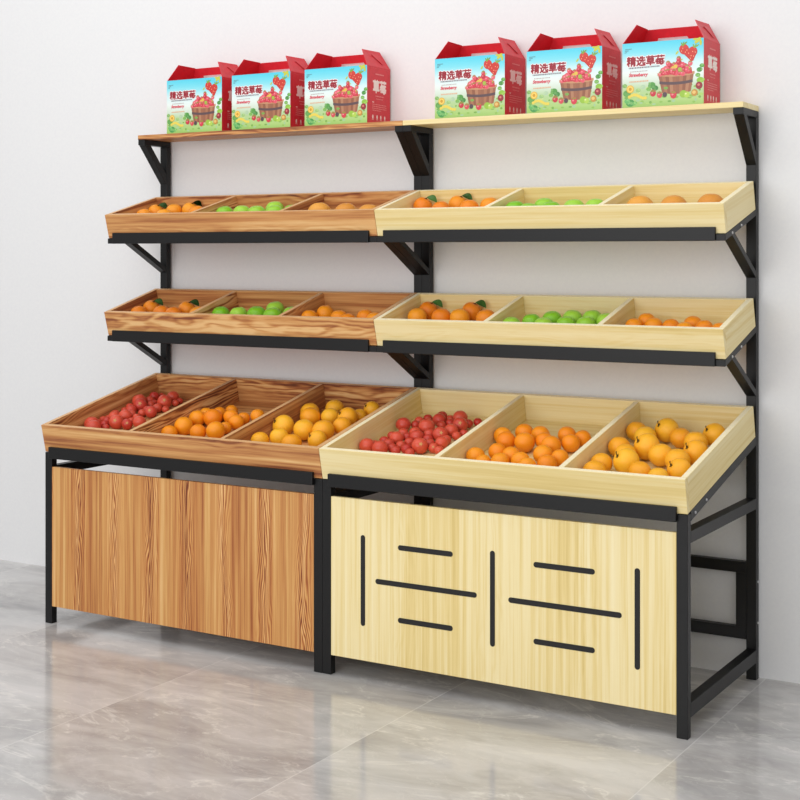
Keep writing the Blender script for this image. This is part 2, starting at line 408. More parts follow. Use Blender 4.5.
def scar_mesh():
    bm = bmesh.new(); c = bm.verts.new((0, 0, .93)); pts = []
    for k in range(10):
        a = k*math.pi/5; r = .30 if k % 2 == 0 else .13
        pts.append((r*math.cos(a), r*math.sin(a)))
    up = [bm.verts.new((x, y, .96-.5*(x*x+y*y)*.9+.0)) for x, y in pts]; dn = [bm.verts.new((x, y, .80)) for x, y in pts]
    for k in range(10):
        j = (k+1) % 10; bm.faces.new((c, up[k], up[j])); bm.faces.new((up[k], dn[k], dn[j], up[j]))
    bm.faces.new(dn[::-1]); bmesh.ops.recalc_face_normals(bm, faces=bm.faces)
    me = bpy.data.meshes.new('star_scar'); bm.to_mesh(me); bm.free(); me.materials.append(MAT['scar']); return me

MESH = {
    'tomato': [ball('tomato', 'tomato', .93, .07, 6, .012, seed=i) for i in range(3)],
    'orange': [ball('orange', 'orange', .97, .06, seed=10+i) for i in range(3)],
    'mandarin': [ball('mandarin', 'mandarin', .93, .08, 9, .008, seed=20+i) for i in range(3)],
    'leafy': [ball('leafy_mandarin', 'leafy', .93, .06, 9, .01, seed=30+i) for i in range(3)],
    'apple': [ball('green_apple', 'apple', .95, .16, 5, .02, seed=40+i) for i in range(3)],
    'apricot': [ball('apricot', 'orange', .97, .07, seed=50+i) for i in range(3)],
    'tan': [ball('tan_orange', 'tan', .94, .05, seed=60+i) for i in range(3)],
}
STEM, TWIG, LEAF, SCAR = stem_mesh(), stem_mesh(.2, .05, .05), leaf_mesh(), scar_mesh()

# per compartment: (x in rack, distance from tray front, height above the tray base, radius, mark)
FRUIT = {
    '40R': [[0.0461,0.2058,0.0273,0.0273,''],[0.047,0.2492,0.0163,0.0163,''],[0.101,0.1965,0.0271,0.0271,''],[0.0637,0.2829,0.0176,0.0176,''],[0.0964,0.2585,0.0189,0.0189,''],[0.1016,0.3022,0.0242,0.0242,''],[0.1386,0.2633,0.0161,0.0161,''],[0.0535,0.4293,0.0255,0.0255,''],[0.0917,0.3618,0.0188,0.0188,''],[0.1532,0.2941,0.0167,0.0167,''],[0.1794,0.2309,0.0181,0.0181,''],[0.2222,0.2453,0.0267,0.0267,'s'],[0.1606,0.3342,0.0234,0.0234,''],[0.1297,0.3746,0.0201,0.0201,''],[0.0838,0.458,0.016,0.016,''],[0.1515,0.4179,0.0279,0.0279,''],[0.0964,0.5229,0.0166,0.0166,''],[0.1875,0.3694,0.0199,0.0199,''],[0.2328,0.2898,0.0186,0.0186,''],[0.2626,0.261,0.0166,0.0166,'s'],[0.2331,0.3633,0.0251,0.0251,'s'],[0.2733,0.2987,0.0218,0.0218,''],[0.153,0.502,0.0238,0.0238,''],[0.1401,0.5448,0.0198,0.0198,''],[0.1783,0.471,0.0159,0.0159,''],[0.2481,0.411,0.0237,0.0237,''],[0.1974,0.4985,0.0165,0.0165,''],[0.2164,0.5357,0.0249,0.0249,''],[0.2553,0.4616,0.0262,0.0262,'s'],[0.2635,0.5034,0.0163,0.0163,''],[0.2881,0.5257,0.0156,0.0156,''],[0.149,0.2127,0.0162,0.0162,''],[0.2809,0.3844,0.0158,0.0158,''],[0.1961,0.2957,0.0173,0.0173,''],[0.202,0.3339,0.0173,0.0173,''],[0.2058,0.2059,0.0161,0.0161,''],[0.1194,0.3388,0.0161,0.0161,''],[0.1228,0.2337,0.0162,0.0162,''],[0.2922,0.2449,0.0159,0.0159,''],[0.2679,0.3385,0.0172,0.0172,''],[0.1136,0.4939,0.0159,0.0159,''],[0.1754,0.5352,0.0158,0.0158,''],[0.2913,0.4165,0.0144,0.0144,''],[0.0793,0.4922,0.0173,0.0173,''],[0.0605,0.3393,0.0162,0.0162,'']],
    '41R': [[0.4543,0.1888,0.0295,0.0295,''],[0.4979,0.1535,0.0255,0.0255,''],[0.5053,0.2393,0.0292,0.0292,''],[0.5533,0.1606,0.0292,0.0292,''],[0.5623,0.2193,0.029,0.029,''],[0.6102,0.1847,0.0289,0.0289,''],[0.6523,0.1434,0.0288,0.0288,''],[0.454,0.3809,0.0292,0.0292,''],[0.4908,0.3311,0.0316,0.0316,''],[0.5127,0.4201,0.0301,0.0301,''],[0.5563,0.3298,0.0326,0.0326,''],[0.5734,0.4114,0.0299,0.0299,''],[0.6089,0.3633,0.0287,0.0287,''],[0.6524,0.319,0.0323,0.0323,''],[0.6597,0.4249,0.0296,0.0296,''],[0.7008,0.3593,0.0296,0.0296,''],[0.7177,0.4145,0.027,0.027,''],[0.6596,0.2428,0.0312,0.0312,''],[0.7043,0.1733,0.0299,0.0299,''],[0.7199,0.2338,0.0279,0.0279,'']],
    '42R': [[0.8673,0.2035,0.0335,0.0335,''],[0.8745,0.1344,0.0348,0.0348,''],[0.9401,0.2192,0.04,0.04,'s'],[0.8683,0.3445,0.0345,0.0345,''],[0.9105,0.2884,0.0344,0.0344,''],[0.9555,0.3499,0.0409,0.0409,'s'],[0.8667,0.496,0.0329,0.0329,''],[0.9145,0.4448,0.0355,0.0355,''],[0.9625,0.5063,0.0392,0.0392,'s'],[1.0167,0.3006,0.0366,0.0366,''],[1.0823,0.263,0.0378,0.0378,''],[1.113,0.1898,0.0371,0.0371,'s'],[1.0216,0.4619,0.0337,0.0337,''],[1.0822,0.4249,0.0362,0.0362,''],[1.1121,0.3349,0.0388,0.0388,'s'],[1.1155,0.5014,0.0366,0.0366,'s'],[1.0054,0.1588,0.0342,0.0342,''],[1.0682,0.1369,0.0313,0.0313,'']],
    '40L': [[0.0466,0.202,0.0278,0.0278,''],[0.09,0.1627,0.0296,0.0296,''],[0.032,0.3058,0.0132,0.0132,''],[0.0656,0.2595,0.0183,0.0183,''],[0.0671,0.301,0.0222,0.0222,''],[0.0402,0.3369,0.0182,0.0182,''],[0.0833,0.2276,0.017,0.017,''],[0.1082,0.207,0.0143,0.0143,''],[0.1347,0.2379,0.0273,0.0273,'s'],[0.1155,0.3089,0.0258,0.0258,''],[0.1833,0.241,0.0206,0.0206,'s'],[0.2234,0.2638,0.0244,0.0244,''],[0.1517,0.2984,0.0129,0.0129,''],[0.0472,0.4692,0.0284,0.0284,''],[0.0361,0.3938,0.0142,0.0142,''],[0.0815,0.3795,0.0219,0.0219,''],[0.0869,0.4289,0.0269,0.0269,'s'],[0.137,0.3783,0.0154,0.0154,''],[0.0627,0.5128,0.0179,0.0179,''],[0.053,0.551,0.0204,0.0204,''],[0.0926,0.5033,0.0127,0.0127,''],[0.1831,0.3773,0.023,0.023,'s'],[0.1685,0.432,0.0191,0.0191,''],[0.1648,0.4792,0.0279,0.0279,'s'],[0.1467,0.5516,0.024,0.024,''],[0.1882,0.5133,0.0139,0.0139,''],[0.1877,0.5411,0.0126,0.0126,''],[0.059,0.5838,0.0127,0.0127,''],[0.1008,0.2686,0.0168,0.0168,''],[0.1092,0.3513,0.0167,0.0167,''],[0.0345,0.2433,0.0157,0.0157,''],[0.1531,0.3277,0.0154,0.0154,''],[0.1271,0.4172,0.0153,0.0153,''],[0.0356,0.4258,0.0168,0.0168,''],[0.1003,0.4737,0.0153,0.0153,''],[0.0345,0.2759,0.0157,0.0157,''],[0.2029,0.437,0.0139,0.0139,'']],
    '41L': [[0.4438,0.1692,0.029,0.029,''],[0.4593,0.2318,0.0345,0.0345,''],[0.5504,0.1977,0.0297,0.0297,''],[0.6168,0.2143,0.0339,0.0339,''],[0.4362,0.2779,0.0183,0.0183,''],[0.4456,0.3258,0.0308,0.0308,''],[0.441,0.3836,0.0262,0.0262,''],[0.511,0.3344,0.034,0.034,''],[0.4945,0.3941,0.0272,0.0272,''],[0.5127,0.4427,0.0236,0.0236,''],[0.5629,0.3741,0.0281,0.0281,''],[0.6224,0.327,0.028,0.028,''],[0.6097,0.2772,0.0225,0.0225,''],[0.6598,0.4042,0.0267,0.0267,''],[0.6152,0.379,0.0234,0.0234,'']],
    '42L': [[0.8448,0.1625,0.032,0.032,''],[0.8526,0.293,0.0398,0.0398,'s'],[0.8945,0.2061,0.033,0.033,''],[0.9801,0.1567,0.0342,0.0342,''],[0.9483,0.2787,0.0381,0.0381,''],[0.8468,0.4649,0.034,0.034,''],[0.8887,0.4067,0.0366,0.0366,''],[1.0267,0.2801,0.0391,0.0391,''],[1.0507,0.2057,0.0338,0.0338,'s'],[0.9514,0.4376,0.0323,0.0323,''],[0.9177,0.5196,0.0335,0.0335,''],[1.0332,0.424,0.0373,0.0373,'s'],[1.0567,0.3517,0.0334,0.0334,''],[1.061,0.5394,0.0304,0.0304,'s'],[1.0433,0.4857,0.0252,0.0252,'']],
    '30R': [[0.0673,0.1714,0.0345,0.0345,''],[0.0723,0.2414,0.0345,0.0345,''],[0.1602,0.1741,0.0345,0.0345,''],[0.2303,0.1758,0.0345,0.0345,''],[0.2395,0.2454,0.0345,0.0345,''],[0.3309,0.1739,0.0345,0.0345,'']],
    '20R': [[0.0528,0.2336,0.034,0.034,''],[0.1602,0.1685,0.034,0.034,''],[0.1837,0.2489,0.034,0.034,''],[0.2608,0.1842,0.034,0.034,''],[0.3238,0.2128,0.034,0.034,'']],
    '31R': [[0.4548,0.1098,0.033,0.033,''],[0.51,0.148,0.033,0.033,''],[0.5677,0.1134,0.033,0.033,''],[0.5689,0.1806,0.033,0.033,''],[0.6336,0.1988,0.033,0.033,''],[0.6391,0.1318,0.033,0.033,''],[0.7007,0.2019,0.033,0.033,''],[0.7063,0.1349,0.033,0.033,''],[0.7615,0.1732,0.033,0.033,'']],
    '21R': [[0.4578,0.1308,0.036,0.036,''],[0.5228,0.0971,0.036,0.036,''],[0.5467,0.1663,0.036,0.036,''],[0.5955,0.1117,0.036,0.036,''],[0.6625,0.141,0.036,0.036,''],[0.7357,0.1426,0.036,0.036,'']],
    '32R': [[0.8635,0.1474,0.029,0.029,''],[0.8847,0.2027,0.029,0.029,''],[0.9246,0.1589,0.029,0.029,''],[0.9833,0.1515,0.029,0.029,''],[1.036,0.1244,0.029,0.029,''],[1.0427,0.1833,0.029,0.029,''],[1.0902,0.1481,0.029,0.029,''],[1.1456,0.1273,0.029,0.029,'']],
    '22R': [[0.8985,0.1074,0.043,0.043,''],[1.0094,0.1012,0.043,0.043,''],[1.1218,0.1154,0.043,0.043,'']],
    '31L': [[0.452,0.128,0.036,0.036,''],[0.531,0.132,0.0355,0.0355,''],[0.609,0.138,0.0365,0.0365,''],[0.686,0.13,0.036,0.036,''],[0.7575,0.15,0.0355,0.0355,''],[0.648,0.203,0.036,0.036,'']],
    '21L': [[0.452,0.148,0.036,0.036,''],[0.53,0.152,0.0365,0.0365,''],[0.605,0.14,0.0365,0.0365,''],[0.684,0.142,0.0365,0.0365,''],[0.757,0.15,0.036,0.036,''],[0.64,0.208,0.0365,0.0365,'']],
    '32L': [[0.8448,0.133,0.032,0.032,''],[0.8747,0.191,0.032,0.032,''],[0.9666,0.1398,0.032,0.032,''],[1.0228,0.1068,0.032,0.032,''],[1.0662,0.1554,0.032,0.032,''],[1.1234,0.1241,0.032,0.032,'']],
    '22L': [[0.9006,0.1126,0.043,0.043,''],[1.0241,0.094,0.043,0.043,''],[1.135,0.0666,0.043,0.043,'']],
    '30L': [[0.0582,0.1223,0.034,0.034,''],[0.0636,0.1913,0.034,0.034,''],[0.1611,0.1354,0.034,0.034,''],[0.2292,0.1232,0.034,0.034,''],[0.2409,0.1914,0.034,0.034,''],[0.3395,0.1334,0.034,0.034,'']],
    '20L': [[0.0518,0.1586,0.033,0.033,''],[0.0559,0.2256,0.033,0.033,''],[0.161,0.1468,0.033,0.033,''],[0.1422,0.2319,0.033,0.033,''],[0.207,0.2499,0.033,0.033,''],[0.2845,0.194,0.033,0.033,'']],
}
KIND = {'40': 'tomato', '41': 'orange', '42': 'mandarin', '30': 'leafy', '20': 'leafy', '31': 'apple', '21': 'apple', '32': 'apricot', '22': 'tan'}
NAME = {'tomato': 'tomato', 'orange': 'orange', 'mandarin': 'mandarin', 'leafy': 'leafy_mandarin', 'apple': 'green_apple', 'apricot': 'apricot', 'tan': 'tan_orange'}
DESC = {'tomato': 'red tomato', 'orange': 'smooth orange', 'mandarin': 'yellow-orange mandarin', 'leafy': 'leafy mandarin', 'apple': 'green apple', 'apricot': 'small bright orange', 'tan': 'large tan-orange fruit'}
CAT = {'tomato': 'tomato', 'orange': 'orange', 'mandarin': 'mandarin', 'leafy': 'mandarin', 'apple': 'apple', 'apricot': 'orange', 'tan': 'orange'}
PLUR = {'tomato': 'tomatoes', 'orange': 'smooth oranges', 'mandarin': 'mandarins', 'leafy': 'leafy mandarins', 'apple': 'green apples', 'apricot': 'small oranges', 'tan': 'tan oranges'}
ORD = ['', 'leftmost', 'second from left', 'third from left', 'fourth from left', 'fifth from left', 'sixth from left', 'seventh from left', 'eighth from left', 'ninth from left', 'tenth from left', 'eleventh from left', 'twelfth from left']
LEVEL = {'2': 'top', '3': 'middle', '4': 'bottom'}
CAM = Vector((2.5056, -3.7113, 1.3253)); YAW = math.radians(30.8793)
RIGHT = Vector((math.cos(YAW), math.sin(YAW), 0)); FWD = Vector((-math.sin(YAW), math.cos(YAW), 0)); UP = Vector((0, 0, 1))

def img_x(p):
    d = p-CAM; return d.dot(RIGHT)/d.dot(FWD)
def img_y(p):
    d = p-CAM; return d.z/d.dot(FWD)

def aim(z_dir, x_dir):
    z = z_dir.normalized(); y = z.cross(x_dir).normalized(); x = y.cross(z)
    return Matrix((x, y, z)).transposed().to_euler()

def rows_of(items, n):
    """front-to-back rows of roughly equal number, each row ordered left to right as seen"""
    it = sorted(items, key=lambda q: img_y(q[1])); k = min(5, max(1, math.ceil(n/8))); out = []
    if n <= 8: k = 1
    size = math.ceil(n/k)
    for a in range(0, n, size): out.append(sorted(it[a:a+size], key=lambda q: img_x(q[1])))
    return out
ROWN = {1: [''], 2: ['front half', 'rear half'], 3: ['front row', 'middle row', 'rear row'], 4: ['front row', 'second row', 'third row', 'rear row'], 5: ['front row', 'second row', 'third row', 'fourth row', 'rear row']}

def place_fruit(key, side, data):
    t, ci = key[0], key[1]; kind = KIND[key]; lev = LEVEL[t]; X0 = -W if side == 'brown' else 0
    pt, Lg, h = tray_frame(lev); items = []
    for i, (x, s, hh, r, mark) in enumerate(data):
        y, z = pt(s, TBASE+hh); items.append((i, Vector((X0+x, y, z)), r, mark))
    grp = '%s in the %s rack %s tray' % (PLUR[kind], side, lev)
    rws = rows_of(items, len(items))
    medr = sorted(q[2] for q in items)[len(items)//2]
    nrm = Vector((0, -math.sin(math.atan2(pt(1, 0)[1]-pt(0, 0)[1], pt(1, 0)[0]-pt(0, 0)[0])), 1)).normalized()
    for ri, row in enumerate(rws):
        rn = ROWN[len(rws)][ri]
        for oi, (i, p, r, mark) in enumerate(row):
            rnd = random.Random(hash((t, ci, i)) % 99991 if False else int(t)*1000+int(ci)*100+i)
            me = MESH[kind][rnd.randrange(3)]
            o = bpy.data.objects.new(NAME[kind], me); COL.objects.link(o)
            o.location = p; o.scale = (r, r, r)
            desc = DESC[kind]
            tilt = Vector((rnd.uniform(-.3, .3), rnd.uniform(-.3, .3), 1)); o.rotation_euler = aim((nrm+tilt*.6), Vector((rnd.uniform(-1, 1), rnd.uniform(-1, 1), 0)))
            if kind == 'tomato':
                if mark:
                    o.rotation_euler = aim(-FWD*.9+UP*.35+RIGHT*rnd.uniform(-.15, .15), RIGHT)
                    c = bpy.data.objects.new('star_scar', SCAR); COL.objects.link(c); c.parent = o; c['label'] = 'pale star-shaped scar'
                    desc = 'red tomato with pale scar'
                elif r < .0145: desc = 'tiny red tomato'
            if kind == 'mandarin' and mark:
                o.rotation_euler = aim(-RIGHT*.80+UP*.50-FWD*.35, UP)
                c = bpy.data.objects.new('stem', STEM); COL.objects.link(c); c.parent = o; c['label'] = 'dark brown stem'
                desc = 'stemmed mandarin'
            if kind == 'leafy' and i in LEAFED[key+side[0]]:
                o.rotation_euler = aim(UP*.85-FWD*.3+RIGHT*.35, RIGHT*1.0-FWD*.25)
                c = bpy.data.objects.new('stem', TWIG); COL.objects.link(c); c.parent = o; c['label'] = 'short brown stem'
                c = bpy.data.objects.new('leaf', LEAF); COL.objects.link(c); c.parent = o; c['label'] = 'dark green leaf'
                desc = 'mandarin with green leaf'
            where = ORD[oi+1] if len(row) > 1 else ''
            if oi == len(row)-1 and len(row) > 1: where = 'rightmost'
            rack = 'brown' if side == 'brown' else 'pine'
            o['label'] = '%s, %s%s, %s rack\'s %s tray' % (desc, where, (' in the '+rn) if rn else '', rack, lev)
            o['category'] = CAT[kind]; o['group'] = grp
LEAFED = {'30p': (1, 4), '20p': (0, 2), '30b': (1, 4), '20b': (1, 4)}
for key in KIND:
    for side, sfx in (('brown', 'L'), ('pine', 'R')):
        data = FRUIT.get(key+sfx) or FRUIT[key+'R']
        place_fruit(key, side, data)

# ------------------------------------------------------------------ gift boxes
BW, BD, BH = .266, .157, .2025

class Ink:
    """flat printed shapes stacked in hair-thin layers on one face; colours in a corner attribute"""
    def __init__(s): s.v = []; s.f = []; s.c = []; s.layer = 0
    def poly(s, pts, col, layer=None):
        """pts in (s,t) face units"""
        s.layer += 1; k = layer if layer is not None else s.layer
        b = len(s.v)
        for p in pts: s.v.append((p[0], p[1], k))
        s.f.append(list(range(b, b+len(pts)))); s.c.append([col]*len(pts) if not isinstance(col, list) else col)
    def ell(s, x, y, rx, ry, col, rot=0, n=14, layer=None):
        pts = []
        for k in range(n):
            a = 2*math.pi*k/n; px, py = rx*math.cos(a), ry*math.sin(a)
            pts.append((x+px*math.cos(rot)-py*math.sin(rot), y+(px*math.sin(rot)+py*math.cos(rot))*AR))
        s.poly(pts, col, layer)
    def mesh_text(s, body, x, y, width, col, bold=0, height=None, shear=0, layer_step=True):
        cu = bpy.data.curves.new('lettering', 'FONT'); cu.body = body; cu.resolution_u = 3; cu.shear = shear
        ob = bpy.data.objects.new('lettering', cu); COL.objects.link(ob)
        dg = bpy.context.evaluated_depsgraph_get(); dg.update()
        me = bpy.data.meshes.new_from_object(ob.evaluated_get(dg))
        xs = [v.co.x for v in me.vertices]; ys = [v.co.y for v in me.vertices]
        x0, x1, y0, y1 = min(xs), max(xs), min(ys), max(ys); s.layer += 1; b = len(s.v)
        shifts = [(0, 0)]+([(bold*math.cos(q*math.pi/4), bold*math.sin(q*math.pi/4)*AR) for q in range(8)] if bold else [])
        for sx, sy in shifts:
            b = len(s.v); s.layer += 1
            for v in me.vertices:
                s.v.append((x+sx+(v.co.x-x0)/(x1-x0)*width, y+sy+(v.co.y-y0)/(y1-y0)*height, s.layer))
            for p in me.polygons:
                s.f.append([b+i for i in p.vertices]); s.c.append([col]*len(p.vertices))
        bpy.data.objects.remove(ob); bpy.data.meshes.remove(me); bpy.data.curves.remove(cu)
    def berry_word(s, head, n, x, y, width, height, col, bold):
        """head characters followed by the character for berry, which is set from its grass radical and its lower half"""
        u = width/(n-.08)
        s.mesh_text(head, x, y, u*(n-1-.08), col, bold, height)
        x0 = x+u*(n-1); w = u*.92
        s.mesh_text('每', x0, y, w, col, bold, height*.74)
        t = height*.085
        for px0, px1, py0, py1 in ((0, 1, .855, .94), (.27, .34, .79, 1.0), (.66, .73, .79, 1.0)):
            g = bold*.9
            s.poly([(x0+w*px0-g, y+height*py0-g*AR), (x0+w*px1+g, y+height*py0-g*AR), (x0+w*px1+g, y+height*py1+g*AR), (x0+w*px0-g, y+height*py1+g*AR)], col)
    def build(s, name, fn, parent, step=.00004):
        me = bpy.data.meshes.new(name)
        me.from_pydata([fn(x, y, .0003+k*step) for x, y, k in s.v], [], s.f)
        at = me.color_attributes.new('ink', 'FLOAT_COLOR', 'CORNER'); i = 0
        for cl in s.c:
            for c in cl: at.data[i].color = (*lin(*c), 1); i += 1
        me.materials.append(MAT['print']); me.update()
        o = bpy.data.objects.new(name, me); COL.objects.link(o); o.parent = parent
        return o
AR = BW/BH

def lerp(a, b, t): return tuple(x+(y-x)*t for x, y in zip(a, b))

def front_art():
    k = Ink(); R = random.Random(3)
    stops = [(0, (150, 190, 96)), (.12, (176, 206, 128)), (.26, (176, 205, 150)), (.38, (208, 222, 204)), (.52, (230, 238, 234)), (.68, (206, 234, 236)), (.84, (128, 218, 232)), (1, (84, 206, 230))]
    def sky(x, y):
        y2 = y-.05*(1-x)+.03
        for (a, ca), (b, cb) in zip(stops, stops[1:]):
            if y2 <= b: return lerp(ca, cb, max(0, (y2-a)/(b-a)))
        return stops[-1][1]
    nx, ny = 12, 20
    for i in range(nx):
        for j in range(ny):
            q = [(i/nx, j/ny), ((i+1)/nx, j/ny), ((i+1)/nx, (j+1)/ny), (i/nx, (j+1)/ny)]
            k.poly(q, [sky(*p) for p in q], 0)
    k.layer = 1
    # soft clouds, meadow and bushes
    for i in range(46):
        x, y = R.uniform(.02, .98), R.uniform(.03, .30); k.ell(x, y, R.uniform(.012, .03), R.uniform(.008, .018), R.choice([(140, 184, 84), (170, 205, 110), (120, 168, 76), (198, 218, 140), (160, 196, 150)]))
    for x, y, r, c in ((.37, .33, .045, (84, 152, 70)), (.41, .28, .04, (64, 134, 62)), (.33, .27, .03, (120, 176, 84)), (.06, .22, .05, (92, 156, 74)), (.03, .34, .03, (120, 170, 90)), (.95, .52, .035, (72, 142, 66)), (.98, .58, .03, (96, 164, 76)), (.93, .44, .03, (110, 170, 80)), (.96, .36, .045, (140, 190, 60)), (.10, .07, .055, (70, 148, 74)), (.06, .10, .035, (98, 176, 96)), (.16, .06, .03, (112, 180, 92)), (.2, .26, .03, (150, 190, 120)), (.26, .31, .03, (172, 200, 170))):
        k.ell(x, y, r, r*.8, c)
        for q in range(3): k.ell(x+R.uniform(-r, r)*.8, y+R.uniform(-r, r)*.6, r*.4, r*.3, lerp(c, (200, 225, 150), R.uniform(.1, .5)), R.uniform(0, 3))
    # basket dark band, staves and hoop
    bx0, bx1, bt = .445, .885, .50
    for i in range(10):
        a0, a1 = i/10, (i+1)/10
        top = lambda a: (bx0+(bx1-bx0)*a, bt-.03+.05*(a-.5)**2*2); bot = lambda a: (bx0+.05+(bx1-bx0-.09)*a, .17+.12*(a-.5)**2)
        c = [(150, 96, 70), (168, 112, 80), (142, 88, 62), (176, 124, 92), (156, 100, 72)][i % 5]
        k.poly([bot(a0), bot(a1), top(a1), top(a0)], c, 40)
    k.layer = 41
    hoop = lambda a, d: (bx0+.018+(bx1-bx0-.034)*a, .335+d+.09*(a-.5)**2)
    for i in range(10): k.poly([hoop(i/10, -.022), hoop((i+1)/10, -.022), hoop((i+1)/10, .022), hoop(i/10, .022)], (92, 70, 74), 42)
    rim = lambda a, d: (bx0-.006+(bx1-bx0+.012)*a, bt-.04+d+.10*(a-.5)**2)
    for i in range(10): k.poly([rim(i/10, -.022), rim((i+1)/10, -.022), rim((i+1)/10, .022), rim(i/10, .022)], (196, 146, 106), 43)
    k.layer = 44
    def berry(x, y, r, c=None, rot=0, crown=True):
        c = c or R.choice([(206, 56, 72), (222, 84, 100), (190, 44, 60), (226, 100, 112)])
        pts = []
        for q in range(14):
            a = 2*math.pi*q/14; rr = r*(1+.18*math.sin(a)); px, py = rr*.86*math.cos(a), rr*math.sin(a)
            pts.append((x+px*math.cos(rot)-py*math.sin(rot), y+(px*math.sin(rot)+py*math.cos(rot))*AR))
        k.poly(pts, c); 
        k.ell(x-r*.25, y+r*.3, r*.3, r*.22, lerp(c, (255, 230, 225), .45))
        if crown:
            for d in (-.5, 0, .5): k.ell(x+math.sin(d-rot)*r*.8, y+r*.95*AR*math.cos(d-rot)*.9, r*.34, r*.14, (104, 160, 60), 1.57-d+rot, 8)
    k.poly([(bx0+.02, .47), (bx1-.02, .47), (bx1-.03, .56), (.80, .62), (.70, .68), (.62, .63), (.53, .61), (bx0+.02, .53)], (196, 62, 80))
    for i in range(44):
        a = R.random(); top = .50+.21*(1-abs(a-.55)*1.75); x = bx0+.03+(bx1-bx0-.06)*a; y = R.uniform(.47, max(.5, top))
        if R.random() < .16: k.ell(x, y, .026, .024, R.choice([(196, 196, 84), (222, 190, 80), (160, 184, 70)]))
        else: berry(x, y, R.uniform(.026, .036), crown=R.random() < .35)
    for x, y in ((.57, .64), (.70, .70), (.84, .62)): berry(x, y, .032)
    # fruit on the grass
    berry(.385, .195, .042, (196, 50, 62)); berry(.465, .165, .040, (208, 76, 82)); berry(.635, .150, .046, (206, 56, 72))
    k.ell(.755, .165, .045, .043, (150, 190, 62)); k.ell(.80, .15, .034, .036, (176, 206, 84)); k.ell(.785, .165, .012, .01, (222, 230, 160))
    k.ell(.89, .175, .040, .040, (196, 140, 60)); k.ell(.885, .18, .022, .02, (226, 190, 110)); k.ell(.945, .28, .042, .044, (146, 44, 52)); k.ell(.94, .29, .016, .014, (214, 120, 110)); k.ell(.53, .17, .028, .03, (84, 66, 72))
    # big pair of strawberries in the sky
    for x, y, rot, r in ((.765, .845, .55, .062), (.868, .80, -.35, .060)): k.ell(x, y, r*.95, r, (206, 58, 48), rot)
    k.poly([(.705, .85), (.76, .775), (.85, .655), (.875, .66), (.925, .80), (.87, .84), (.80, .86)], (200, 52, 44))
    for x, y in ((.75, .86), (.78, .80), (.82, .78), (.87, .80), (.85, .74), (.88, .73), (.84, .70), (.80, .83), (.735, .82), (.90, .79)): k.ell(x, y, .006, .008, (240, 170, 130), 0, 6)
    for d in (-.8, -.2, .5): k.ell(.765+.03*d, .93+.01*d, .028, .009, (122, 164, 62), 1.2-d, 8)
    for d in (-.6, .1, .8): k.ell(.90+.03*d, .885, .026, .009, (132, 170, 66), 1.3-d, 8)
    # drifting yellow-green leaves
    for x, y, r, rot in ((.93, .965, .05, .7), (.965, .93, .035, 1.6), (.68, .80, .026, .9), (.735, .69, .016, .4), (.90, .985, .03, 0)): k.ell(x, y, r, r*.42, (196, 200, 70), rot, 10)
    # badge and banner
    k.ell(.10, .285, .048, .048, (226, 178, 58)); k.ell(.10, .285, .036, .036, (240, 206, 104)); k.ell(.10, .285, .02, .02, (206, 152, 40))
    for i in range(8):
        a = i/7; k.ell(.09+.2*a, .165+.03*math.sin(a*5), .02, .02, (228, 206, 86), a, 10)
    # small mark in the corner and illegible fine print as broken strokes
    for i, (x, y, w) in enumerate(((.035, .90, .085), (.032, .875, .05), (.03, .85, .03))): k.poly([(x, y), (x+w, y+.006), (x+w, y+.016), (x, y+.012)], (96, 150, 160))
    for row, (x0, x1, y, c, h) in enumerate(((.085, .45, .598, (130, 120, 130), .020), (.10, .30, .545, (180, 160, 160), .012), (.09, .33, .385, (226, 170, 130), .020))):
        x = x0
        while x < x1:
            w = R.uniform(.008, .018); k.poly([(x, y+.02*x), (x+w, y+.02*x), (x+w, y+h+.02*x), (x, y+h+.02*x)], c, 200+row); x += w+.006
    k.layer = 210
    k.berry_word('精选草', 4, .060, .640, .465, .145, (250, 238, 236), .013)
    k.berry_word('精选草', 4, .060, .640, .465, .145, (150, 24, 42), .005)
    k.mesh_text('Strawberry', .085, .462, .235, (214, 92, 104), .003, .065, .25)
    # pale edge of the card
    return k

def side_art():
    k = Ink(); R = random.Random(5); wht = (244, 232, 224); pale = (232, 150, 146)
    k.berry_word('草', 2, .25, .545, .56, .215, wht, .009)
    def words(x0, x1, y, h, c):
        x = x0
        while x < x1:
            w = R.uniform(.02, .05); k.poly([(x, y), (min(x+w, x1), y), (min(x+w, x1), y+h), (x, y+h)], c, 30); x += w+.016
    words(.36, .72, .86, .020, pale); words(.36, .70, .475, .018, pale); words(.38, .68, .43, .012, pale)
    for y in (.33, .295, .26, .225): words(.22, .82 if y != .225 else .6, y, .013, pale)
    words(.22, .30, .365, .02, wht)
    for i, x in enumerate((.24, .42, .58, .75)):
        k.ell(x, .115, .03, .03, wht, 0, 8, 31); k.poly([(x-.045, .06), (x+.045, .06), (x+.03, .09), (x-.03, .09)], pale, 31)
    return k

FRONT, SIDE = front_art(), side_art()

